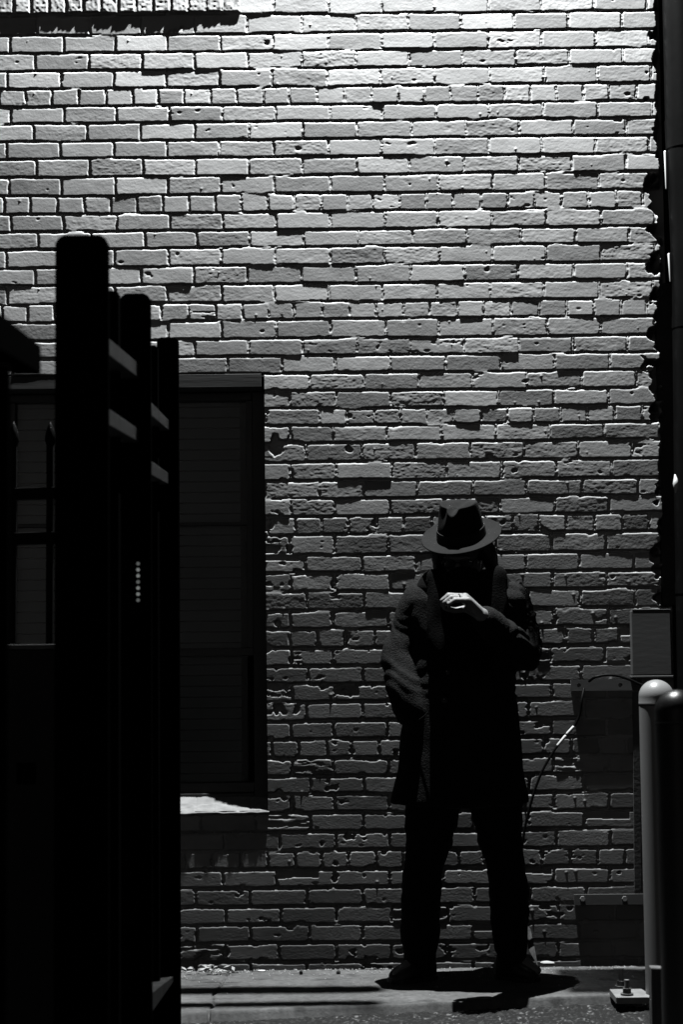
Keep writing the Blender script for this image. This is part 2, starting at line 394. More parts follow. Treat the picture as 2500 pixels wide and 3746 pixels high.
for z0, z1 in ((zb_ + .09, zm1 - .016), (zm1 + .016, zm2 - .008), (zm2 + .008, zt_ - .03)):
    pn = MB(); pn.box((xa + .024, .148, z0), (xb - .024, .151, z1)); pn.build('pane', M['glass'], w)
bl = MB(); z = zb_ + .08
while z < zt_ - .03:
    x0, x1 = xa + .012, xb - .05
    bl.hexa([(x0, .180, z), (x1, .180, z), (x1, .182, z), (x0, .182, z), (x0, .188, z + .0355), (x1, .188, z + .0355), (x1, .190, z + .0355), (x0, .190, z + .0355)])
    z += .0405
bl.build('blind', M['blind'], w)
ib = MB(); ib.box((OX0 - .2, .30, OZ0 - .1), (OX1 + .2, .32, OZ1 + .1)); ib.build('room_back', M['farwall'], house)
# brick sill, sloped, with a crumbling painted lip
gx = np.arange(OX0 - .02, OX1 + .004, .0025); gt = np.arange(0, 1.0001, .016)
A, T = np.meshgrid(gx, gt, indexing='ij')
LIP = float(BULGE(.57)) - .004
zbk, zfr = at_y(750, 2905, .118).z, at_y(750, 2967, LIP).z
zfb = at_y(750, 3052, LIP).z
prof_t = [0, .5, .58, .66, 1.0]
py_ = np.interp(T, prof_t, [.118, LIP + .013, LIP, LIP + .008, LIP + .012]); pz_ = np.interp(T, prof_t, [zbk, zfr + .005, zfr - .008, zfr - .018, zfb])
lipn = fbm(A, T * .2, .05, .03, 83, 3)
pz_ = pz_ + .0045 * lipn * (T > .3) * (T < .75) + .0016 * vn(A, T, .02, .1, 84) * (T < .55)
py_ = py_ - .0016 * fbm(A, T * .3, .02, .02, 85, 3) * (T > .45) * (T < .8)
u = (OX1 - A) / .0665; fj = np.minimum(u % 1, 1 - u % 1) * .0665
jn = sstep(.006, .001, fj); py_ = py_ + .006 * jn * (T > .62); pz_ = pz_ - .0015 * jn * (T < .55)
me, used = grid_mesh('sill', np.stack([A, py_, pz_], -1)); set_tone(me, (np.where(T < .6, .50, .5) * (1 + .25 * fbm(A, T * .15, .03, .02, 86, 3))).reshape(-1)[used])
link_mesh('sill', me, M['paint'], house)

# ------------------------------------------------------------------ ground
K0, K1 = at_z(700, 3705, 0), at_z(2200, 3640, 0)
def kerb_y(x): return K0.y + (K1.y - K0.y) * (x - K0.x) / (K1.x - K0.x)
gx = np.arange(-2.2, 1.3, .003); gt = np.linspace(0, 1, 170)
A, T = np.meshgrid(gx, gt, indexing='ij')
ky = kerb_y(A) + .010 * fbm(A, A * 0, .12, 1, 91, 3)
yy = -.004 + .006 * fbm(A, A * 0, .08, 1, 87, 3) + (ky + .004) * T
zz0 = -.045 * (T == 0)
zz = zz0 - .004 * T + .0022 * fbm(A, yy, .35, .2, 92, 3) + .0006 * vn(A, yy, .02, .02, 93) + .0004 * vn(A, yy, .009, .009, 94)
ca, cb = at_z(815, 3600), at_z(765, 3705)
cxx = np.interp(-yy, [-ca.y, -cb.y], [ca.x, cb.x]) + .022 * fbm(yy, yy * 0, .16, 1, 95, 2)
zz = zz - .03 * np.exp(-((A - cxx) / .0045) ** 2) * (.4 + .6 * vn(A, yy, .05, .02, 99))
zz = zz + .0012 * fbm(A, yy, .05, .03, 90, 3)
zz = zz - .0025 * np.exp(-((yy - (ky * .52 + .010 * fbm(A, A * 0, .15, 1, 96, 3))) / .007) ** 2) * (A < -.36)
zz = np.where(T > .975, zz - .03 * (T - .975) / .025, zz)
tn = (.86 + .22 * fbm(A, yy, .3, .05, 97, 4)) * (1 + .28 * fbm(A, yy, .012, .012, 89, 2)) * (1 - .45 * sstep(.25, .6, fbm(A, yy, .11, .06, 88, 4)))
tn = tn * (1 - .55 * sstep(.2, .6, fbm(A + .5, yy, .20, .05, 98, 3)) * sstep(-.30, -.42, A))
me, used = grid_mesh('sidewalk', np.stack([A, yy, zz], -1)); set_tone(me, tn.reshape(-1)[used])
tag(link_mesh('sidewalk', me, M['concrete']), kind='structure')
gx = np.arange(-1.9, 1.9, .004); gy = np.arange(-1.75, -.15, .004)
A, B = np.meshgrid(gx, gy, indexing='ij')
za = -.032 + .0035 * vn(A, B, .009, .009, 101) + .002 * vn(A, B, .017, .017, 102) + .004 * fbm(A, B, .3, .3, 103)
me, used = grid_mesh('road', np.stack([A, B, za], -1)); gr = vn(A, B, .0085, .0085, 105)
set_tone(me, (.45 + 1.1 * sstep(.25, .5, gr) + 5.0 * sstep(.62, .75, gr) * (vn(A, B, .03, .03, 106) > .1)).reshape(-1)[used])
tag(link_mesh('road', me, M['gritroad']), kind='structure')
mb = MB(); mb.add([(-60, -60, -.048), (60, -60, -.048), (60, 60, -.048), (-60, 60, -.048)], [(0, 1, 2, 3)]); tag(mb.build('ground', M['asphalt']), kind='structure')

# ------------------------------------------------------------------ right-hand side: pipes, boxes, bollards
by_ = lambda z: float(BULGE(z))
def pxbox(px0, py0, px1, py1, y0, y1):
    a, b = at_y(px0, py1, y0), at_y(px1, py0, y0)
    return (a.x, y0, a.z), (b.x, y1, b.z)
# big black drain pipe
pts = [at_y(2490, -200, -.02), at_y(2497, 435, -.02)]
dp = thing('drain_pipe', at_y(2560, 3545, -.02), 'thick black vertical drain pipe running the full height beside the brick corner', 'pipe')
pr_ = .072
ax = lambda py: at_y(np.interp(py, [-300, 440, 1030, 1800, 2500, 3600], [2490, 2507, 2533, 2541, 2553, 2572]), py, -.02)
mb = MB(); mb.cyl(ax(3550), ax(2600), pr_, n=40, cap=False); mb.cyl(ax(2600), ax(1800), pr_, n=40, cap=False); mb.cyl(ax(1800), ax(1030), pr_, n=40, cap=False); mb.cyl(ax(1030), ax(545), pr_, n=40, cap=False); mb.cyl(ax(440), ax(-300), pr_, n=40, cap=False); mb.build('pipe', M['pipe'], dp, smooth=True)
mb = MB(); mb.cyl(ax(546), ax(439), pr_ + .0022, n=40, cap=False); mb.build('collar', M['pipe'], dp, smooth=True)
for py in (1180, 2150):
    mb = MB(); mb.cyl(ax(py + 22), ax(py - 22), pr_ + .002, n=40, cap=False); mb.build('strap', M['pipe'], dp, smooth=True)
for a, b in (((2435, 555), (2440, 690)), ((2449, 930), (2455, 1030))):  # white slivers added as the light along the pipe's edge
    mb = MB(); mb.tube([at_y(*a, -.03), at_y(*b, -.03)], [.0045, .0030], 8); mb.build('edge_clip', M['white'], dp, smooth=True)
mb = MB(); mb.tube([at_y(2472, 1738, -.10), at_y(2474, 1752, -.106), at_y(2475, 1768, -.11), at_y(2475, 1785, -.106), at_y(2474, 1802, -.10)], [.003, .007, .011, .008, .003], 12); mb.build('buckle', M['white'], dp, smooth=True)  # white spindle shaped as a glint on the pipe
# flashing strip between wall corner and pipe
fl = MB(); a, b = pxbox(2426, 1035, 2462, 2215, .13, .15); fl.box(a, b); a, b = pxbox(2426, 1200, 2470, 2215, .122, .130); fl.box(a, b)
tag(fl.build('metal_flashing', M['pipe2'], bevel=.002), 'dull dark metal flashing strip in the gap between brick corner and drain pipe', 'flashing')
# meter box
bx = thing('meter_box', at_y(2385, 2475, -.03), 'plain grey metal box on the wall corner above the bollards', 'electrical box')
a, b = pxbox(2316, 2232, 2455, 2470, -.006, .05); MB().box(a, b).build('housing', M['boxgrey'], bx, bevel=.003)
a, b = pxbox(2315, 2228, 2456, 2231.5, -.0068, .05); MB().box(a, b).build('lid', M['boxgrey'], bx, bevel=.0015)
a, b = pxbox(2314, 2471, 2466, 2480, -.016, .05); MB().box(a, b).build('flange', M['boxgrey'], bx, bevel=.0015)
# plate with two holes, screwed to the wall under the box
def holed_plate(name, px0, py0, px1, py1, holes, y0, y1, mt, parent):
    a, b = at_y(px0, py1, y0), at_y(px1, py0, y0)
    cu = bpy.data.curves.new('c', 'CURVE'); cu.dimensions = '2D'; cu.fill_mode = 'BOTH'; cu.extrude = (y1 - y0) / 2
    def sp(p):
        s = cu.splines.new('POLY'); s.points.add(len(p) - 1)
        for q, (u, v) in zip(s.points, p): q.co = (u, v, 0, 1)
        s.use_cyclic_u = True
    sp([(a.x, a.z), (b.x, a.z), (b.x, b.z), (a.x, b.z)])
    for hx, hy, hr in holes:
        c = at_y(hx, hy, y0); sp([(c.x + hr * math.cos(t * math.pi / 8), c.z + hr * math.sin(t * math.pi / 8)) for t in range(16)])
    o = bpy.data.objects.new('c', cu); COL.objects.link(o)
    me = bpy.data.meshes.new_from_object(o.evaluated_get(bpy.context.evaluated_depsgraph_get())); bpy.data.objects.remove(o)
    me.transform(Matrix.Translation((0, (y0 + y1) / 2, 0)) @ Matrix.Rotation(R(90), 4, 'X'))
    return link_mesh(name, me, mt, parent)
br = thing('strut_bracket', at_y(2240, 2530, 0), 'flat steel bracket with two bolt holes fixed to the brick below the grey box', 'bracket', 'steel brackets on the wall')
holed_plate('plate', 2091, 2484, 2350, 2528, [(2120, 2507, .0075), (2272, 2506, .0075)], by_(1.08) - .0026, by_(1.08) + .004, M['boxgrey'], br)
MB().box(*pxbox(2093, 2482.5, 2350, 2485, by_(1.08) - .0024, .03)).build('flange', M['boxgrey'], br)
br2 = thing('strut_bracket', at_y(2240, 3312, 0), 'flat steel bracket with two bolt heads, low on the wall beside the grey bollard', 'bracket', 'steel brackets on the wall')
MB().box(*pxbox(2103, 3270, 2362, 3312, by_(.26) - .006, by_(.26) + .001)).build('plate', M['boxgrey'], br2, bevel=.001)
MB().box(*pxbox(2105, 3267.5, 2362, 3270.5, by_(.26) - .0056, .06)).build('flange', M['steel'], br2)
for px in (2133, 2287):
    c = at_y(px, 3287, by_(.26) - .006); m_ = MB(); m_.cyl(c, c + Vector((0, -.009, 0)), .0095, n=6); m_.build('bolt', M['steel'], br2)
# upright channel joining the two brackets
t0, t1, u0, u1 = at_y(2320, 2532, .01), at_y(2349, 2532, .01), at_y(2328, 3264, .03), at_y(2356, 3264, .03)
ya, yb_ = by_(t0.z) - .002, by_(u0.z) - .004
MBc = MB().hexa([(u0.x, yb_, u0.z), (u1.x, yb_, u0.z), (u1.x, yb_ + .03, u0.z), (u0.x, yb_ + .03, u0.z), (t0.x, ya, t0.z), (t1.x, ya, t0.z), (t1.x, ya + .03, t0.z), (t0.x, ya + .03, t0.z)])
tag(MBc.build('steel_channel', M['dullsteel'], bevel=.002), 'dark upright steel channel behind the grey bollard, between two wall brackets', 'channel')
# cables
cb = thing('electric_cable', at_y(1925, 3080, -.03), 'loose black cable with two white tape wraps hanging from the bracket behind the person', 'cable')
def smooth_path(ps, y, n=8):
    P = [Vector((p[0], p[1], p[2] if len(p) > 2 else y)) for p in ps]; o_ = []
    for i in range(len(P) - 1):
        a, b, c, d_ = P[max(i - 1, 0)], P[i], P[i + 1], P[min(i + 2, len(P) - 1)]
        for t in range(n):
            t /= n; o_.append(0.5 * ((2 * b) + (c - a) * t + (2 * a - 5 * b + 4 * c - d_) * t * t + (3 * b - a - 3 * c + d_) * t ** 3))
    o_.append(P[-1]); return [at_y(p.x, p.y, p.z) for p in o_]
path = smooth_path([(2138, 2520, -.01), (2130, 2560), (2122, 2615), (2098, 2662), (2062, 2702), (2030, 2745), (1990, 2812), (1962, 2880), (1938, 2960), (1922, 3030), (1908, 3140), (1900, 3300)], -.03)
MB().tube(path, .0048, 10).build('cord', M['cable'], cb, smooth=True)
for a, b in (((2099, 2660), (2077, 2684)), ((2070, 2693), (2043, 2726))):
    MB().tube([at_y(*a, -.031), at_y(*b, -.031)], .0056, 10).build('tape', M['white'], cb, smooth=True)
path = smooth_path([(2158, 2492, -.02), (2178, 2478), (2215, 2470), (2255, 2471), (2300, 2484), (2345, 2504), (2400, 2520)], -.055)
tag(MB().tube(path, .0050, 10).build('cable_loop', M['cable'], smooth=True), 'short arched black cable looping over the upper bracket to the bollard', 'cable')
# bollards
def bollard(px, ytop, dep, label, mt, grp):
    y = dep - D; c = at_y(px, ytop, y); zt = c.z; r = .0575
    root = thing('bollard', (c.x, y, -.03), label, 'bollard', grp)
    rs = []; n = 40
    prof = [(r, -.03), (r, zt - .085), (r + .0006, zt - .083), (r + .0014, zt - .079), (r + .001, zt - .075), (r + .0004, zt - .072)]
    ring = lambda q: [(c.x + q[0] * math.cos(2 * math.pi * j / n), y + q[0] * math.sin(2 * math.pi * j / n), q[1]) for j in range(n)]
    MB().rings([ring(q) for q in prof[:2]], cap=False).build('post', mt, root, smooth=True)
    cap = prof[2:] + [(r + .0004, zt - .056)] + [((r + .0004) * math.cos(t), zt - .056 + .056 * math.sin(t)) for t in (.1, .2, .3, .4, .5, .6, .7, .8, .9, 1.0, 1.1, 1.2, 1.3, 1.4, 1.48, 1.53)]
    MB().rings([ring(q) for q in cap]).build('cap', mt, root, smooth=True)
    return root, c, y, r
b1, c1, y1, r1 = bollard(2402, 2486, 5.90, 'pale grey steel bollard with a domed cap, partly behind a darker one', M['bolgrey'], 'bollards at the right edge')
bollard(2480, 2522, 4.5, 'near black steel bollard with a domed cap, cut by the picture edge', M['boldark'], 'bollards at the right edge')
# bolted base plate
pa, pb, pc = at_z(2232, 3618, .016), at_z(2256, 3648, .016), at_z(2400, 3648, .016)
bp = thing('anchor_plate', (pb.x, pb.y, 0), 'steel anchor plate with two threaded bolts on the ground by the bollard', 'anchor plate')
y0, y1_ = pb.y, pa.y
q = [(pb.x, y0), (pc.x, y0), (pc.x - .02, y1_), (pa.x, y1_)]
MB().hexa([(x, y, -.006) for x, y in q] + [(x, y, .016) for x, y in q]).build('plate', M['steel'], bp, bevel=.002)
for px, py, top, hd in ((2275, 3612, 3545, True), (2296, 3640, 3584, False)):
    f = at_z(px, py, .016); t = at_y(px, top, f.y); o_ = MB()
    o_.cyl(f, Vector((f.x, f.y, t.z)), .0078, n=14)
    bo = o_.build('bolt', M['steel'], bp, smooth=False)
    MB().cyl(f + Vector((0, 0, .002)), f + Vector((0, 0, .006)), .021, n=20).build('washer', M['dullsteel'], bo)
    MB().cyl(f + Vector((0, 0, .0065)), f + Vector((0, 0, .022)), .0145, n=6).build('nut', M['dullsteel'], bo)
    if hd:
        MB().box((f.x - .024, f.y - .006, t.z), (f.x + .010, f.y + .006, t.z + .004)).build('tab', M['steel'], bo)
# weathered stake
st = MB(); yk = -1.45
a, b = at_y(2387, 3746, yk), at_y(2431, 3540, yk)
st.hexa([(a.x, yk, -.04), (b.x + .004, yk, -.04), (b.x + .004, yk + .045, -.04), (a.x, yk + .045, -.04), (a.x + .002, yk, b.z), (b.x, yk, b.z - .002), (b.x, yk + .045, b.z - .002), (a.x + .002, yk + .045, b.z)])
tag(st.build('wooden_stake', M['wood'], bevel=.003), 'short weathered wooden stake at the foot of the bollards', 'stake')
# dark building beyond the corner
mb = MB(); mb.box((1.16, .62, -.3), (6, .9, 9)); tag(mb.build('neighbour_wall', M['farwall']), 'black unlit wall of the neighbouring building behind the drain pipe', 'wall')

# ------------------------------------------------------------------ litter on the pavement
def pebble(px, py, sx, sz, mt, name, label, cat, grp=None, seed=0):
    p = at_z(px, py, 0); m_ = MB(); m_.ball((0, 0, 0), (sx, sx * .7, sz), 12, 8)
    me = m_.mesh(name)
    for v in me.vertices: v.co *= 1 + .35 * mnoise.noise(v.co / sx * 1.4 + Vector((seed * 7.3, 0, 0)))
    me.transform(Matrix.Translation((p.x, p.y, sz * .7)))
    return tag(link_mesh(name, me, mt, None, False), label, cat, grp)
pebble(2005, 3527, .024, .007, M['pebble'], 'plaster_chip', 'flat white plaster chip by the toe of the right shoe', 'rubble', 'rubble on the pavement', 1)
pebble(2200, 3516, .011, .009, M['pebble'], 'plaster_chip', 'small pale plaster lump at the wall foot, between shoe and bollard', 'rubble', 'rubble on the pavement', 2)
pebble(958, 3553, .016, .003, M['white'], 'paper_scrap', 'white scrap of paper at the foot of the wall', 'litter', None, 3)
pebble(1102, 3564, .007, .008, M['darkpeb'], 'dark_pebble', 'small dark pebble on the bright pavement, nearer the window', 'pebble', 'dark pebbles on the pavement', 4)
pebble(1238, 3562, .008, .007, M['darkpeb'], 'dark_pebble', 'small dark pebble on the bright pavement, nearer the person', 'pebble', 'dark pebbles on the pavement', 5)
lf = MB(); rr = random.Random(4)
for i in range(46):
    p = at_z(rr.gauss(770, 45), rr.uniform(3544, 3566), 0); a = rr.uniform(0, 6.28); l = rr.uniform(.008, .020); w_ = l * rr.uniform(.2, .5); z_ = rr.uniform(.002, .014)
    u = Vector((math.cos(a), math.sin(a), rr.uniform(-.4, .4))) * l; v = Vector((-math.sin(a), math.cos(a), rr.uniform(-.4, .4))) * w_
    c = Vector((p.x, p.y, z_)); lf.add([c - u, c + v * .9 - u * .2, c + u, c - v + Vector((0, 0, .003))], [(0, 1, 2, 3)])
tag(lf.build('dry_leaves', M['leaf']), 'drift of dry leaf scraps at the wall foot under the window', 'leaves', kind='stuff')
pb_ = MB()
a = [at_y(1928, 3378, .0), at_y(1934, 3470, -.02), at_y(1970, 3536, -.035), at_y(1958, 3470, -.02), at_y(1943, 3400, .0)]
t_ = Vector((0, .006, 0)); n_ = len(a)
pb_.add([p for p in a] + [p + t_ for p in a], [tuple(range(n_)), tuple(range(2 * n_ - 1, n_ - 1, -1))] + [(i, i + n_, (i + 1) % n_ + n_, (i + 1) % n_) for i in range(n_)])
gt_ = MB(); rr = random.Random(12)
for i in range(420):
    px_ = rr.uniform(660, 2330); py_2 = 3546 - (px_ - 1250) * .0105 + abs(rr.gauss(0, 1)) ** 1.6 * 13
    p = at_z(px_, py_2, 0); s_ = rr.uniform(.0015, .0048)
    if p.y < kerb_y(p.x) + .02: continue
    q_ = [Vector((p.x + s_ * math.cos(a) * rr.uniform(.6, 1.2), p.y + s_ * math.sin(a) * rr.uniform(.6, 1.2), rr.uniform(-.001, .001))) for a in (0, 1.6, 3.1, 4.7)]
    gt_.add(q_ + [Vector((p.x, p.y, s_ * rr.uniform(.8, 1.5)))], [(0, 1, 4), (1, 2, 4), (2, 3, 4), (3, 0, 4)])
tag(gt_.build('grit', M['leaf']), 'fine grit and mortar crumbs strewn along the foot of the brick wall', 'grit', kind='stuff')
tag(pb_.build('broken_board', M['wood']), 'narrow pale splinter of board standing behind the right shoe', 'board')

# ------------------------------------------------------------------ left-hand side: the black gate
def beam(pa, pb, w, h):
    """box from point a to point b (its right-hand face, vertical centre line), thickness w towards -x, height h"""
    a, b = Vector(pa), Vector(pb)
    V = []
    for dz in (-h / 2, h / 2):
        V += [(a.x - w, a.y, a.z + dz), (a.x, a.y, a.z + dz), (b.x, b.y, b.z + dz), (b.x - w, b.y, b.z + dz)]
    return MB().hexa(V)
def gpost(px0, px1, pytop, dep, depth, chamf, name, mt, parent, zbot=-.03):
    y = dep - D; a, b = at_y(px0, pytop, y), at_y(px1, pytop, y)
    b.x = at_y(px1, 2200, y).x; a.x = at_y(px0, 2200, y).x
    z = (a.z + b.z) / 2; c = chamf; m_ = MB()
    prof = [(a.x, zbot), (b.x, zbot), (b.x, z - c), (b.x - c * .35, z - c * .35), (b.x - c, z), (a.x + c, z), (a.x + c * .35, z - c * .35), (a.x, z - c)]
    n = len(prof)
    m_.add([(x, y, zz) for x, zz in prof] + [(x, y + depth, zz) for x, zz in prof],
           [tuple(reversed(range(n))), tuple(range(n, 2 * n))] + [(i, (i + 1) % n, (i + 1) % n + n, i + n) for i in range(n)])
    return m_.build(name, mt, parent, bevel=.004)
gate = thing('picket_gate', at_y(500, 3746, -2.1), 'tall black gate seen end on, three posts with clipped tops and short rails between', 'gate')
gpost(197, 394, 858, 3.80, .03, .019, 'post', M['black'], gate)
p2 = gpost(436, 552, 1072, 4.45, .025, .018, 'post', M['black'], gate)
gpost(575, 656, 1233, 5.10, .02, .012, 'post', M['black'], gate)
gpost(392, 432, 1062, 4.25, .05, .006, 'picket', M['black'], gate)
gpost(546, 578, 1262, 4.92, .04, .008, 'picket', M['black'], gate)
def rail(pA, dA, pB, dB, w=.045):
    (xa, ya0, ya1), (xb_, yb0, yb1) = pA, pB
    a0, a1, b0, b1 = at_y(xa, ya0, dA - D), at_y(xa, ya1, dA - D), at_y(xb_, yb0, dB - D), at_y(xb_, yb1, dB - D)
    V = []
    for (p, q) in ((a1, b1), (a0, b0)):
        V += [(p.x - w, p.y, p.z), (p.x, p.y, p.z), (q.x, q.y, q.z), (q.x - w, q.y, q.z)]
    MB().hexa(V).build('rail', M['rail'], gate, bevel=.002)
rail((397, 1237, 1298), 3.91, (509, 1331, 1385), 4.448)
rail((397, 1494, 1554), 3.91, (509, 1570, 1619), 4.448)
rail((552, 1470, 1519), 4.53, (620, 1539, 1577), 5.098)
rail((552, 1684, 1737), 4.53, (618, 1731, 1773), 5.098)
rail((545, 3640, 3720), 4.53, (636, 3570, 3590), 5.098)
# dark infill boards of the gate below the rails
mb = MB(); a = at_y(470, 1640, 3.91 - D); b = at_y(570, 1720, 5.1 - D)
mb.hexa([(a.x - .03, a.y, .12), (a.x - .015, a.y, .12), (a.x - .015, -2.06, .12), (a.x - .03, -2.06, .12), (a.x - .03, a.y, 1.5), (a.x - .015, a.y, 1.5), (a.x - .015, -2.06, 1.48), (a.x - .03, -2.06, 1.48)])
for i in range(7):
    c = at_y(505, 2062 + i * 22.3, 4.45 - D); c.y = 4.45 - D - .002  # self-glowing dots standing in for lit holes in the post
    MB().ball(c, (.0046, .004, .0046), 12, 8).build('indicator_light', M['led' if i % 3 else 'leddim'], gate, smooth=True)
# gate keeper arm, near and out of focus
arm = thing('gate_arm', at_y(-30, 3746, 2.9 - D), 'blurred black post with a short sloping arm, close to the camera at the edge', 'gate post')
MB().box(*pxbox(-160, 1330, 30, 4800, 2.75 - D, 2.77 - D)).build('post', M['black'], arm, bevel=.004)
a0, a1, b0, b1 = at_y(-60, 1090, 2.6 - D), at_y(-60, 1250, 2.6 - D), at_y(150, 1264, 3.2 - D), at_y(150, 1372, 3.2 - D)
V_ = []
for (p, q) in ((a1, b1), (a0, b0)): V_ += [(p.x - .05, p.y, p.z), (p.x, p.y, p.z), (q.x, q.y, q.z), (q.x - .05, q.y, q.z)]
MB().hexa(V_).build('arm', M['black'], arm, bevel=.004)
# iron railing with spear heads
ir = thing('iron_railing', at_y(100, 3700, 4.9 - D), 'black wrought iron railing with spear tips in front of the dark window', 'railing')
yi = 5.0 - D
def spear(px):
    c = at_y(px, 1560, yi); z0 = c.z; m_ = MB()
    zb = at_y(px, 2362, yi).z
    m_.box((c.x - .0095, yi - .0095, zb - .9), (c.x + .0095, yi + .0095, at_y(px, 1632, yi).z))
    o = m_.build('picket', M['iron'], ir, bevel=.001)
    n = 12; pr = [(.0095, 1634), (.015, 1615), (.0155, 1600), (.013, 1580), (.008, 1560), (.004, 1550), (.001, 1544)]
    MB().rings([[(c.x + r * math.cos(2 * math.pi * j / n), yi + r * math.sin(2 * math.pi * j / n), at_y(px, py, yi).z) for j in range(n)] for r, py in pr]).build('spear_tip', M['iron'], o, smooth=True)
for px in (-218, -84, 49, 183, 317): spear(px)
for pya, pyb in ((1784, 1828), (1947, 1992)):
    a0, a1, b0, b1 = at_y(-250, pya + 12, yi), at_y(-250, pyb + 12, yi), at_y(350, pya - 6, yi), at_y(350, pyb - 6, yi)
    MB().hexa([(a1.x, yi - .014, a1.z), (b1.x, yi - .014, b1.z), (b1.x, yi + .014, b1.z), (a1.x, yi + .014, a1.z), (a0.x, yi - .014, a0.z), (b0.x, yi - .014, b0.z), (b0.x, yi + .014, b0.z), (a0.x, yi + .014, a0.z)]).build('rail', M['iron'], ir, bevel=.002)
# utility cabinet
yc = 4.8 - D
cab = thing('utility_cabinet', at_y(115, 3746, yc), 'dark steel cabinet with a thin lit top edge, low behind the gate', 'cabinet')
a, b = at_y(-90, 2361, yc), at_y(330, 2361, yc)
MB().box((a.x, yc, -.03), (b.x, yc + .12, a.z - .012)).build('body', M['pipe'], cab, bevel=.003)
MB().box((a.x - .004, yc - .006, a.z - .011), (b.x + .004, yc + .126, a.z + .001)).build('lid', M['dullsteel'], cab, bevel=.001)
a, b = at_y(60, 2870, yc), at_y(130, 2790, yc); MB().box((a.x, yc - .004, a.z), (b.x, yc - .0005, b.z)).build('vent', M['black'], cab)
# ------------------------------------------------------------------ the person
Y0 = -0.30
def P(px, py, y=Y0): return at_y(px, py, y)
per = thing('person', (P(1690, 3560).x, Y0, 0), 'person in dark overcoat and brimmed hat, head bowed, raising one pale hand', 'person')
def ring_xy(px0, px1, py, ry, yc=Y0, n=48, fold=0.0, ph=0.0):
    a, b = P(px0, py, yc), P(px1, py, yc); cx, cz = (a.x + b.x) / 2, (a.z + b.z) / 2; rx = (b.x - a.x) / 2
    o = []
    for j in range(n):
        t = 2 * math.pi * j / n; m = 1 + fold * (math.sin(5 * t + ph) * .6 + math.sin(9 * t - ph * 1.7) * .4)
        o.append((cx + rx * m * math.copysign(abs(math.cos(t)) ** .86, math.cos(t)), yc + ry * m * math.copysign(abs(math.sin(t)) ** .9, math.sin(t)), cz))
    return o
# head frame: the head is bowed towards the camera and turned a little to the picture's left
HB = P(1693, 1957, -.322)
HR = Matrix.Rotation(R(-7), 3, 'Y') @ Matrix.Rotation(R(24), 3, 'X') @ Matrix.Rotation(R(-24), 3, 'Z')
HRh = Matrix.Rotation(R(-8.5), 3, 'Y') @ Matrix.Rotation(R(29), 3, 'X') @ Matrix.Rotation(R(-20), 3, 'Z')
hp = lambda x, y, z: HB + HRh @ Vector((x, y, z))
# --- the body: head, neck, hands and limbs grown as one skin
b = MB()
b.ball(hp(0, .012, -.022), (.073, .094, .088), 20, 14, HRh)
b.ball(hp(0, -.030, -.088), (.056, .055, .062), 18, 12, HRh)          # face
b.ball(hp(0, -.052, -.140), (.030, .028, .024), 14, 10, HRh)          # chin
b.ball(hp(0, -.088, -.040), (.052, .014, .012), 12, 8, HRh)           # brow
b.tube([hp(0, -.088, -.048), hp(0, -.101, -.075), hp(0, -.110, -.088)], [.008, .010, .012], 10)  # nose
b.ball(hp(.011, -.095, -.090), (.008, .010, .007), 8, 6, HRh); b.ball(hp(-.011, -.095, -.090), (.008, .010, .007), 8, 6, HRh)
b.ball(hp(.036, -.066, -.080), (.022, .020, .020), 10, 8, HRh); b.ball(hp(-.036, -.066, -.080), (.022, .020, .020), 10, 8, HRh)
b.ball(hp(0, -.084, -.113), (.022, .008, .005), 10, 6, HRh); b.ball(hp(0, -.082, -.122), (.019, .008, .006), 10, 6, HRh)
for s in (-1, 1): b.ball(hp(s * .075, .005, -.068), (.010, .020, .030), 10, 8, HRh)
for s in (-1, 1): b.ball(hp(s * .031, -.078, -.055), (.012, .011, .011), 10, 8, HRh)
nk = hp(0, .03, -.10)
b.tube([nk, P(1695, 2120, -.30), P(1695, 2180, -.30)], [.058, .060, .07], 16)
b.rings([ring_xy(1520, 1890, 2170, .09), ring_xy(1530, 1880, 2300, .11), ring_xy(1540, 1860, 2500, .11), ring_xy(1520, 1880, 2700, .12), ring_xy(1520, 1880, 2850, .11)])
# legs
LL = [P(1590, 2860, -.30), P(1578, 2990, -.30), P(1556, 3130, -.31), P(1543, 3280, -.30), P(1536, 3440, -.29), P(1536, 3530, -.285)]
RL = [P(1805, 2860, -.30), P(1822, 2990, -.30), P(1855, 3150, -.31), P(1868, 3290, -.30), P(1872, 3430, -.28), P(1882, 3520, -.27)]
for L in (LL, RL): b.tube(L, [.085, .080, .062, .055, .042, .038], 16)
for L, s in ((LL, -1), (RL, 1)): b.tube([L[-1], L[-1] + Vector((s * .04, -.02, -.012)), L[-1] + Vector((s * .08, -.045, -.030))], [.030, .026, .016], 12)
# arms
AR = [P(1550, 2195, -.29), P(1508, 2290, -.285), P(1462, 2405, -.30)]; AR2 = [P(1462, 2405, -.30), P(1475, 2510, -.35), P(1520, 2600, -.35)]
AL = [P(1868, 2195, -.29), P(1900, 2300, -.30), P(1915, 2395, -.355)]; AL2 = [P(1915, 2395, -.355), P(1850, 2320, -.46), P(1766, 2248, -.555)]
b.tube(AR, [.042, .038, .036], 14); b.tube(AR2, [.040, .035, .026], 14)
b.tube(AL, [.042, .038, .036], 14); b.tube(AL2, [.040, .034, .025], 14)
def hand(chains, palm):
    for pts, rs in palm: b.tube(pts, rs, 12, flat=.72)
    for pts, rs in chains: b.tube(pts, rs, 10)
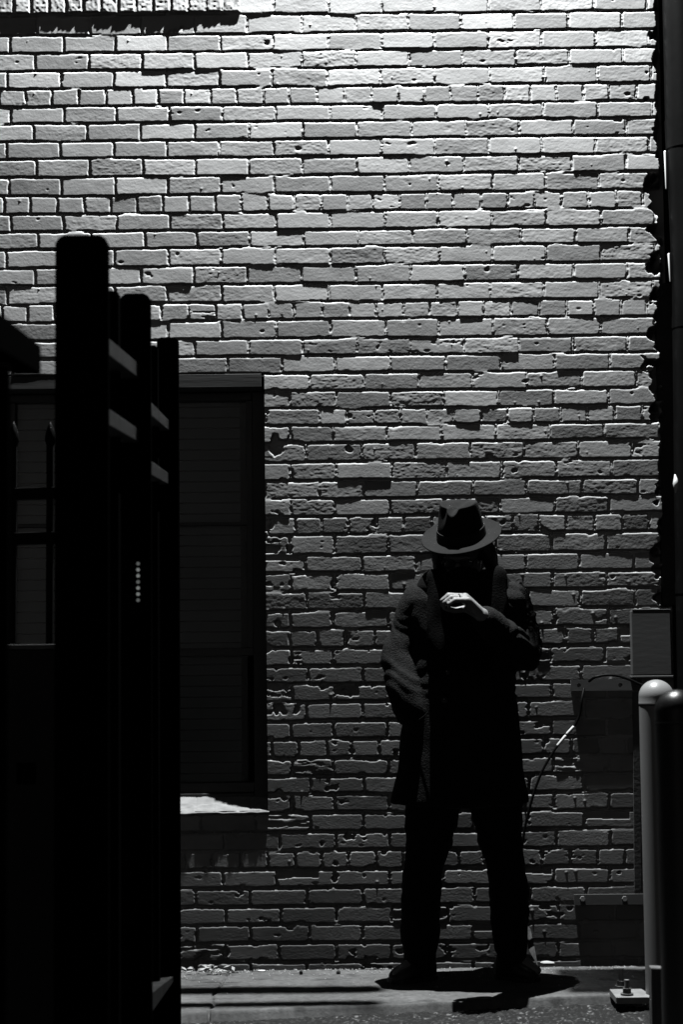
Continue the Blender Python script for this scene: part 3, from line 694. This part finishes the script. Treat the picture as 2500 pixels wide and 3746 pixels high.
# raised hand: four curled fingers of unequal length and a thumb closing under them
W = P(1766, 2248, -.555)
mcp = [P(1690, 2181, -.545), P(1700, 2180, -.567), P(1710, 2185, -.588), P(1718, 2195, -.606)]
pip = [P(1644, 2175, -.553), P(1644, 2177, -.577), P(1654, 2184, -.600), P(1668, 2194, -.618)]
dip = [P(1624, 2195, -.556), P(1621, 2196, -.580), P(1630, 2203, -.603), P(1646, 2209, -.619)]
tip = [P(1628, 2214, -.550), P(1622, 2214, -.573), P(1630, 2219, -.596), P(1648, 2221, -.612)]
for i in range(4):
    r0 = (.0098, .0100, .0095, .0084)[i]
    b.tube([W.lerp(mcp[i], .12), mcp[i]], [.019, .0125], 10)
    b.tube([mcp[i], pip[i], dip[i], tip[i]], [.0115, r0, r0 * .88, r0 * .76], 10)
b.tube([W, W.lerp(mcp[1], .5), mcp[1].lerp(mcp[2], .5)], [.022, .020, .016], 14, flat=.8)
b.tube([W.lerp(mcp[0], .25) + Vector((0, .0, -.012)), P(1712, 2226, -.520), P(1668, 2232, -.533), P(1640, 2226, -.545), P(1629, 2222, -.55)], [.016, .0145, .0108, .0102, .008], 10)
# the other hand, in the coat pocket
W2 = AR2[-1]
b.tube([W2, W2 + Vector((.03, -.01, -.05))], [.026, .030], 12, flat=.6)
for i, l in enumerate((.055, .062, .057, .046)):
    o_ = W2 + Vector((.008 + .016 * i, -.012, -.060)); b.tube([o_, o_ + Vector((.004, .0, -l * .5)), o_ + Vector((0, .012, -l))], [.0095, .009, .0075], 8)
b.tube([W2 + Vector((.03, -.02, -.02)), W2 + Vector((.06, -.02, -.05)), W2 + Vector((.066, -.012, -.075))], [.012, .0105, .009], 8)
link_mesh('body', remesh(b, .0036, 3, .5), M['skin'], per, True)
# --- trousers
t = MB()
t.rings([ring_xy(1520, 1890, 2800, .13), ring_xy(1510, 1900, 2880, .135), ring_xy(1500, 1905, 2950, .12)])
TL = [P(1588, 2930, -.30), P(1582, 3000, -.30), P(1574, 3075, -.305), P(1562, 3130, -.31), P(1549, 3200, -.305), P(1543, 3290, -.30), P(1541, 3400, -.29), P(1540, 3462, -.285), P(1537, 3528, -.285)]
TLr = [.100, .092, .083, .072, .068, .070, .069, .064, .052]
TR = [P(1818, 2930, -.30), P(1826, 3000, -.30), P(1838, 3080, -.305), P(1852, 3150, -.31), P(1860, 3210, -.305), P(1869, 3290, -.30), P(1869, 3370, -.29), P(1872, 3450, -.285), P(1880, 3522, -.28)]
TRr = [.100, .088, .076, .068, .068, .070, .068, .060, .050]
t.tube(TL, TLr, 24); t.tube(TR, TRr, 24)
me = remesh(t, .008, 5, .5)
wrinkle(me, lambda c: .007 * mnoise.noise(Vector((c.x * 9, c.y * 9, c.z * 22))) + .003 * mnoise.noise(Vector((c.x * 30, c.y * 30, c.z * 45))))
link_mesh('trousers', me, M['trouser'], per, True)
# --- shoes
for nm, heel, toe, w in (('shoe', P(1578, 3545, -.25), P(1440, 3566, -.33), .046), ('shoe', P(1838, 3540, -.25), P(1968, 3556, -.32), .046)):
    s_ = MB(); h = Vector((heel.x, heel.y, 0)); q = Vector((toe.x, toe.y, 0)); ax_ = (q - h)
    n = 20; rs = []
    sd = Vector((-ax_.y, ax_.x, 0)).normalized()
    for f_, wd, ht in ((-.10, .018, .055), (-.04, .032, .085), (.12, .037, .10), (.32, .038, .095), (.5, .041, .075), (.7, .046, .058), (.88, .042, .046), (1.0, .030, .034), (1.06, .012, .020)):
        c = h + ax_ * f_; rr_ = []
        for j in range(n):
            a = 2 * math.pi * j / n; cs, sn = math.cos(a), math.sin(a)
            rr_.append(c + sd * (wd * math.copysign(abs(cs) ** .7, cs)) + Vector((0, 0, max(.002, ht / 2 + ht / 2 * math.copysign(abs(sn) ** .7, sn)))))
        rs.append(rr_)
    s_.rings(rs)
    so = link_mesh(nm, remesh(s_, .005, 3), M['shoe'], per, True)
    sole = MB()
    rs = []
    for f_, wd in ((-.12, .016), (-.05, .036), (.15, .041), (.4, .040), (.68, .049), (.9, .046), (1.03, .032), (1.09, .012)):
        c = h + ax_ * f_; rs.append([c - sd * wd + Vector((0, 0, -.002)), c + sd * wd + Vector((0, 0, -.002)), c + sd * wd + Vector((0, 0, .014)), c - sd * wd + Vector((0, 0, .014))])
    sole.rings(rs).build('sole', M['shoe'], so, bevel=.002)
# --- overcoat
c_ = MB()
c_.rings([ring_xy(1610, 1790, 2092, .075, -.29), ring_xy(1540, 1868, 2122, .10, -.29), ring_xy(1495, 1930, 2152, .115, -.29), ring_xy(1482, 1948, 2190, .125), ring_xy(1490, 1935, 2260, .135), ring_xy(1500, 1912, 2350, .14, fold=.01),
          ring_xy(1502, 1896, 2450, .14, fold=.02, ph=.6), ring_xy(1496, 1892, 2520, .145, fold=.02, ph=1.0), ring_xy(1478, 1902, 2620, .15, fold=.03, ph=1.3), ring_xy(1464, 1910, 2720, .157, fold=.025, ph=1.5),
          ring_xy(1454, 1918, 2820, .163, fold=.028, ph=1.7), ring_xy(1430, 1932, 2900, .168, fold=.03, ph=1.8), ring_xy(1422, 1937, 2942, .17, fold=.03, ph=1.9)])
def path(ps, rs, m=5):
    P_ = [Vector(p) for p in ps]; o_, r_ = [], []
    for i in range(len(P_) - 1):
        a, b2, c, d_ = P_[max(i - 1, 0)], P_[i], P_[i + 1], P_[min(i + 2, len(P_) - 1)]
        for k_ in range(m):
            s = k_ / m; o_.append(0.5 * ((2 * b2) + (c - a) * s + (2 * a - 5 * b2 + 4 * c - d_) * s * s + (3 * b2 - a - 3 * c + d_) * s ** 3)); r_.append(rs[i] + (rs[i + 1] - rs[i]) * s)
    return o_ + [P_[-1]], r_ + [rs[-1]]
# picture-left sleeve: elbow out, hand in the pocket
c_.tube(*path([P(1545, 2188, -.29), P(1515, 2250, -.285), P(1494, 2330, -.285), P(1464, 2400, -.30), P(1466, 2455, -.33), P(1478, 2520, -.365), P(1508, 2590, -.375), P(1530, 2640, -.37)], [.068, .064, .062, .063, .060, .063, .060, .048]), 24)
c_.tube(*path([P(1452, 2500, -.34), P(1462, 2570, -.34), P(1470, 2640, -.34)], [.040, .036, .014]), 16)   # coat skirt pushed out behind the wrist
# picture-right sleeve: upper arm down, forearm up across the chest
c_.tube(*path([P(1872, 2188, -.29), P(1893, 2250, -.295), P(1908, 2330, -.31), P(1918, 2395, -.345)], [.066, .066, .070, .068]), 24)
c_.tube(*path([P(1918, 2395, -.35), P(1872, 2345, -.42), P(1820, 2300, -.48), P(1778, 2262, -.53)], [.066, .060, .050, .043]), 24)
me = remesh(c_, .0075, 4, .5)
el = P(1915, 2390, -.35); el2 = P(1450, 2440, -.32)
def coat_fold(c):
    w = .006 * mnoise.noise(Vector((c.x * 7, c.y * 7, c.z * 4))) + .0035 * mnoise.noise(Vector((c.x * 22, c.y * 22, c.z * 12)))
    e = math.exp(-((c - el).length / .16) ** 2); w += e * .008 * math.sin((c.x * .75 - c.z * .65 + .16 * mnoise.noise(c * 7)) * 110)
    e = math.exp(-((c - el2).length / .15) ** 2); w += e * .0036 * math.sin((c.x * .5 + c.z * .85 + .16 * mnoise.noise(c * 7)) * 105)
    sh = P(1935, 2250, -.3); e = math.exp(-((c - sh).length / .13) ** 2); w += e * .006 * math.sin((c.x * .8 + c.z * .5 + .2 * mnoise.noise(c * 8)) * 120)
    fx = P(1630, 2500).x + (c.z - 1.0) * .02
    if c.y < Y0 - .05: w -= .010 * math.exp(-((c.x - fx) / .007) ** 2)
    return w
wrinkle(me, coat_fold)
coat = link_mesh('coat', me, M['coat'], per, True)
# pocket flap, buttons, cuff
pk = MB(); pts = [P(1598, 2580, -.452), P(1560, 2618, -.440), P(1510, 2655, -.415)]
pk.tube(pts, [.001, .0022, .001], 8, flat=.5); pk.build('pocket_edge', M['coat'], coat, smooth=True)
for bx_, by_ in ((1640, 2458), (1631, 2561)):
    c = P(bx_, by_, -.447); MB().ball(c, (.011, .004, .011), 14, 8).build('button', M['boldark'], coat, smooth=True)
    MB().ball(c + Vector((-.002, -.005, .002)), .0022, 8, 6).build('button_stud', M['white'], coat, smooth=True)
# --- scarf and turned-up collar: two broad dark panels down the front
s_ = MB()
n = 40
for k_, (pz, rx, ry, yc) in enumerate(((2112, .122, .100, -.30), (2128, .138, .112, -.30), (2146, .150, .122, -.30))):
    c = P(1702, pz, yc); pts = [(c.x + rx * math.cos(2 * math.pi * j / n), yc + ry * math.sin(2 * math.pi * j / n), c.z + .012 * math.sin(2 * math.pi * j / n)) for j in range(n + 1)]
    s_.tube(pts, .024, 12, round_ends=False)
s_.tube(*path([P(1600, 2110, -.41), P(1600, 2200, -.425), P(1605, 2330, -.44), P(1612, 2460, -.446)], [.040, .036, .034, .030]), 16, flat=.35)
s_.tube(*path([P(1815, 2110, -.41), P(1812, 2200, -.425), P(1795, 2330, -.44), P(1770, 2430, -.445)], [.050, .048, .045, .036]), 16, flat=.35)
s_.tube(*path([P(1700, 2130, -.42), P(1700, 2250, -.43), P(1695, 2400, -.44)], [.07, .08, .06]), 16, flat=.25)
me = remesh(s_, .007, 5, .5)
wrinkle(me, lambda c: .006 * mnoise.noise(Vector((c.x * 26, c.y * 20, c.z * 9))))
link_mesh('scarf', me, M['scarf'], per, True)
# --- hair to the collar
h_ = MB()
h_.ball(hp(0, .030, -.040), (.084, .086, .088), 20, 14, HRh)
for s in (-1, 1):
    h_.tube([hp(s * .080, .006, -.02), hp(s * .092, .004, -.07), hp(s * .095, .01, -.13)], [.022, .030, .026], 12)
h_.tube([hp(0, .085, -.04), hp(0, .11, -.10), hp(0, .11, -.16)], [.06, .065, .05], 14)
me = remesh(h_, .006, 4, .5)
wrinkle(me, lambda c: .004 * mnoise.noise(Vector((c.x * 60, c.y * 60, c.z * 8))))
link_mesh('hair', me, M['hair'], per, True)
# --- glasses
gl_ = MB()
for s in (-1, 1):
    pts = [hp(s * .033 + .023 * math.cos(a), -.102 + .004 * abs(math.cos(a)), -.056 + .017 * math.sin(a)) for a in [2 * math.pi * j / 20 for j in range(21)]]
    gl_.tube(pts, .0017, 8, round_ends=False); gl_.tube([hp(s * .056, -.098, -.052), hp(s * .078, -.03, -.050), hp(s * .080, .01, -.058)], .0016, 8)
gl_.tube([hp(-.010, -.104, -.053), hp(0, -.107, -.050), hp(.010, -.104, -.053)], .0017, 8)
go = gl_.build('glasses', M['cable'], per, smooth=True)
for s in (-1, 1):
    m_ = MB(); m_.ball(hp(s * .033, -.101, -.056), (.022, .001, .016), 16, 8, HRh); m_.build('lens', M['glass'], go, smooth=True)
# --- ring on the finger
rp = mcp[2].lerp(pip[2], .45); dr = (pip[2] - mcp[2]).normalized()
sd = dr.cross(Vector((0, 0, 1))).normalized(); sv = dr.cross(sd)
MB().tube([rp + (sd * math.cos(a) + sv * math.sin(a)) * .0112 for a in [2 * math.pi * j / 20 for j in range(21)]], .0022, 8, round_ends=False).build('ring', M['boldark'], per, smooth=True)
# --- the hat
hh_ = lambda x, y, z: HB + HR @ Vector((x, y, z))
n = 64; brim_t, rs = [], []
def brim_ring(f, dz):
    o_ = []
    for j in range(n):
        a = 2 * math.pi * j / n; ca, sa = math.cos(a), math.sin(a)
        ri = (.082 * ca, .098 * sa); ro = (.139 * ca, .158 * sa)
        x, y = ri[0] + (ro[0] - ri[0]) * f, ri[1] + (ro[1] - ri[1]) * f
        z = f * f * (.006 * ca * ca + .010 * max(sa, 0) - .004 * max(-sa, 0)) + dz
        o_.append(hh_(x, y, z))
    return o_
bm_ = MB(); fs = [0, .2, .4, .6, .8, .95, 1.0]
seq = [brim_ring(f, .0) for f in fs] + [brim_ring(f, -.0045) for f in reversed(fs)]
for i in range(len(seq)): pass
bm_.rings(seq + [seq[0]], cap=False)
hat = bm_.build('hat', M['felt'], per, smooth=True)
def crown_pt(u, a):
    """u 0..1 up the crown then over the top; a angle (front is -y)"""
    ca, sa = math.cos(a), math.sin(a)
    if u <= 1:
        sc = 1 - .17 * u - .05 * u ** 6
        x, y, z = .083 * ca * sc, .099 * sa * sc, .128 * u ** .95
        fr = max(-sa, 0)
        pin = math.exp(-((abs(ca) - .66) / .30) ** 2) * fr * sstep(.25, .95, np.float64(u))
        x *= 1 - .62 * pin; y *= 1 - .10 * pin; z -= .024 * u * u * fr * math.exp(-(ca / .38) ** 2)
        z -= .018 * max(sa, 0) * u
    else:
        q = 2 - u; sc = .78 * math.sqrt(max(q, 0)) if q < 1 else .78
        x, y = .083 * ca * .78 * q, .099 * sa * .78 * q
        fr = max(-sa, 0) * q
        pin = math.exp(-((abs(ca) - .66) / .30) ** 2) * fr; x *= 1 - .62 * pin; y *= 1 - .10 * pin
        z = .128 + .006 * (1 - q * q) - .018 * max(sa, 0) * q
        z -= .030 * math.exp(-(x / .022) ** 2 - ((y - .012) / .052) ** 2)                         # the crease along the top
        z -= .012 * math.exp(-((abs(x) - .045) / .020) ** 2 - ((y + .045) / .03) ** 2)              # front dents
        z -= .024 * fr * math.exp(-(ca / .38) ** 2)
    return hh_(x, y, z)
us = [0, .08, .16, .24, .34, .45, .56, .67, .78, .88, .95, 1.0, 1.06, 1.15, 1.27, 1.4, 1.55, 1.7, 1.85, 1.97]
cm = MB(); cm.rings([[crown_pt(u, 2 * math.pi * j / n) for j in range(n)] for u in us])
cr = cm.build('crown', M['felt'], hat, smooth=True)
md = cr.modifiers.new('s', 'SMOOTH'); md.factor = .5; md.iterations = 2
bd = MB()
def band_pt(u, a, k_): p = crown_pt(u, a); c = hh_(0, 0, .128 * u); return p + (p - c).normalized() * k_
bd.rings([[band_pt(u, 2 * math.pi * j / n, k_) for j in range(n)] for u, k_ in ((.01, .001), (.01, .0035), (.25, .0035), (.25, .001))] , cap=False)
bd.build('hat_band', M['band'], hat, smooth=False)

per.location.y += .05
# ------------------------------------------------------------------ the lamp above the picture, and the night around it
LP = at_y(1500, 0, 0); LZ = LP.z + 2.2; LY = -.26
lamp = thing('wall_lamp', (LP.x, 0, LZ), 'gooseneck wall lamp on the brickwork high above the window', 'lamp')
MB().tube([(LP.x, .0, LZ + .30), (LP.x, -.08, LZ + .36), (LP.x, -.17, LZ + .33), (LP.x, LY, LZ + .20)], .012, 12).build('arm', M['black'], lamp, smooth=True)
n = 32; rg = lambda r, z: [(LP.x + r * math.cos(2 * math.pi * j / n), LY + r * math.sin(2 * math.pi * j / n), z) for j in range(n)]
MB().rings([rg(.02, LZ + .21), rg(.03, LZ + .15), rg(.09, LZ + .06), rg(.105, LZ + .02), rg(.102, LZ + .02), rg(.087, LZ + .057), rg(.027, LZ + .147), rg(.017, LZ + .205)], cap=True).build('lamp_shade', M['black'], lamp, smooth=True)
MB().cyl((LP.x, .004, LZ + .30), (LP.x, -.02, LZ + .30), .05, n=24).build('backplate', M['black'], lamp)
ld = bpy.data.lights.new('lamp_bulb', 'POINT'); ld.energy = 2450; ld.shadow_soft_size = .013; ld.color = (.98, 1, 1)
lo = bpy.data.objects.new('lamp_bulb', ld); COL.objects.link(lo); lo.parent = lamp; lo.location = (0, LY, 0)
# unseen bars and slats added over the pavement to throw bands of shade
zb = LP.z + .34; kz = LZ / (LZ - zb)
sb = thing('sign_frame', (LP.x, -.25, zb), 'steel frame of two thin bars above the pavement, over the picture', 'sign frame')
def shade_bar(ya, yb_, r): 
    fa = lambda yg: LY + (yg - LY) / kz
    xe = LP.x + (.08 - LP.x) / kz; s_ = (xe + 1.1) / 2.4 * kz
    MB().tube([(-.45, fa(ya), zb), (xe, fa(ya + (yb_ - ya) * .5), zb)], r, 10).build('bar', M['black'], sb, smooth=True)
shade_bar(at_z(850, 3618, 0).y, at_z(2000, 3614, 0).y, .020)
shade_bar(at_z(800, 3682, 0).y, at_z(2000, 3648, 0).y, .015)
lv = MB(); x_ = LP.x + (.74 - LP.x) / kz  # close-set unseen slats added to dim the right end of the pavement
while x_ < LP.x + (1.3 - LP.x) / kz:
    lv.box((x_, LY - .22 / kz, zb - .004), (x_ + .0033, LY + .20 / kz, zb + .002)); x_ += .0042
lv.build('grating', M['black'], sb)

wd = bpy.data.worlds.new('World'); scene.world = wd; wd.use_nodes = True
nt = wd.node_tree; bg = nt.nodes['Background']
sky = nt.nodes.new('ShaderNodeTexSky'); sky.sky_type = 'NISHITA'; sky.sun_disc = False; sky.sun_elevation = R(3); sky.sun_rotation = R(200)
bw = nt.nodes.new('ShaderNodeHueSaturation'); bw.inputs['Saturation'].default_value = .08
nt.links.new(sky.outputs[0], bw.inputs['Color']); nt.links.new(bw.outputs[0], bg.inputs[0]); bg.inputs[1].default_value = .007

cam = bpy.data.cameras.new('camera'); co = bpy.data.objects.new('camera', cam); COL.objects.link(co)
mw = Matrix((CR, CU, -_F)).transposed().to_4x4(); mw.translation = CAM; co.matrix_world = mw
cam.sensor_fit = 'VERTICAL'; cam.sensor_height = 36; cam.lens = FPX / 3746 * 36; cam.clip_end = 300; cam.clip_start = .05
cam.dof.use_dof = True; cam.dof.focus_distance = 6.35; cam.dof.aperture_fstop = 3.6
scene.camera = co
scene.cycles.diffuse_bounces = 0; scene.cycles.glossy_bounces = 2; scene.cycles.max_bounces = 8
vs = scene.view_settings; vs.view_transform = 'Standard'; vs.look = 'None'; vs.exposure = 0; vs.gamma = 1
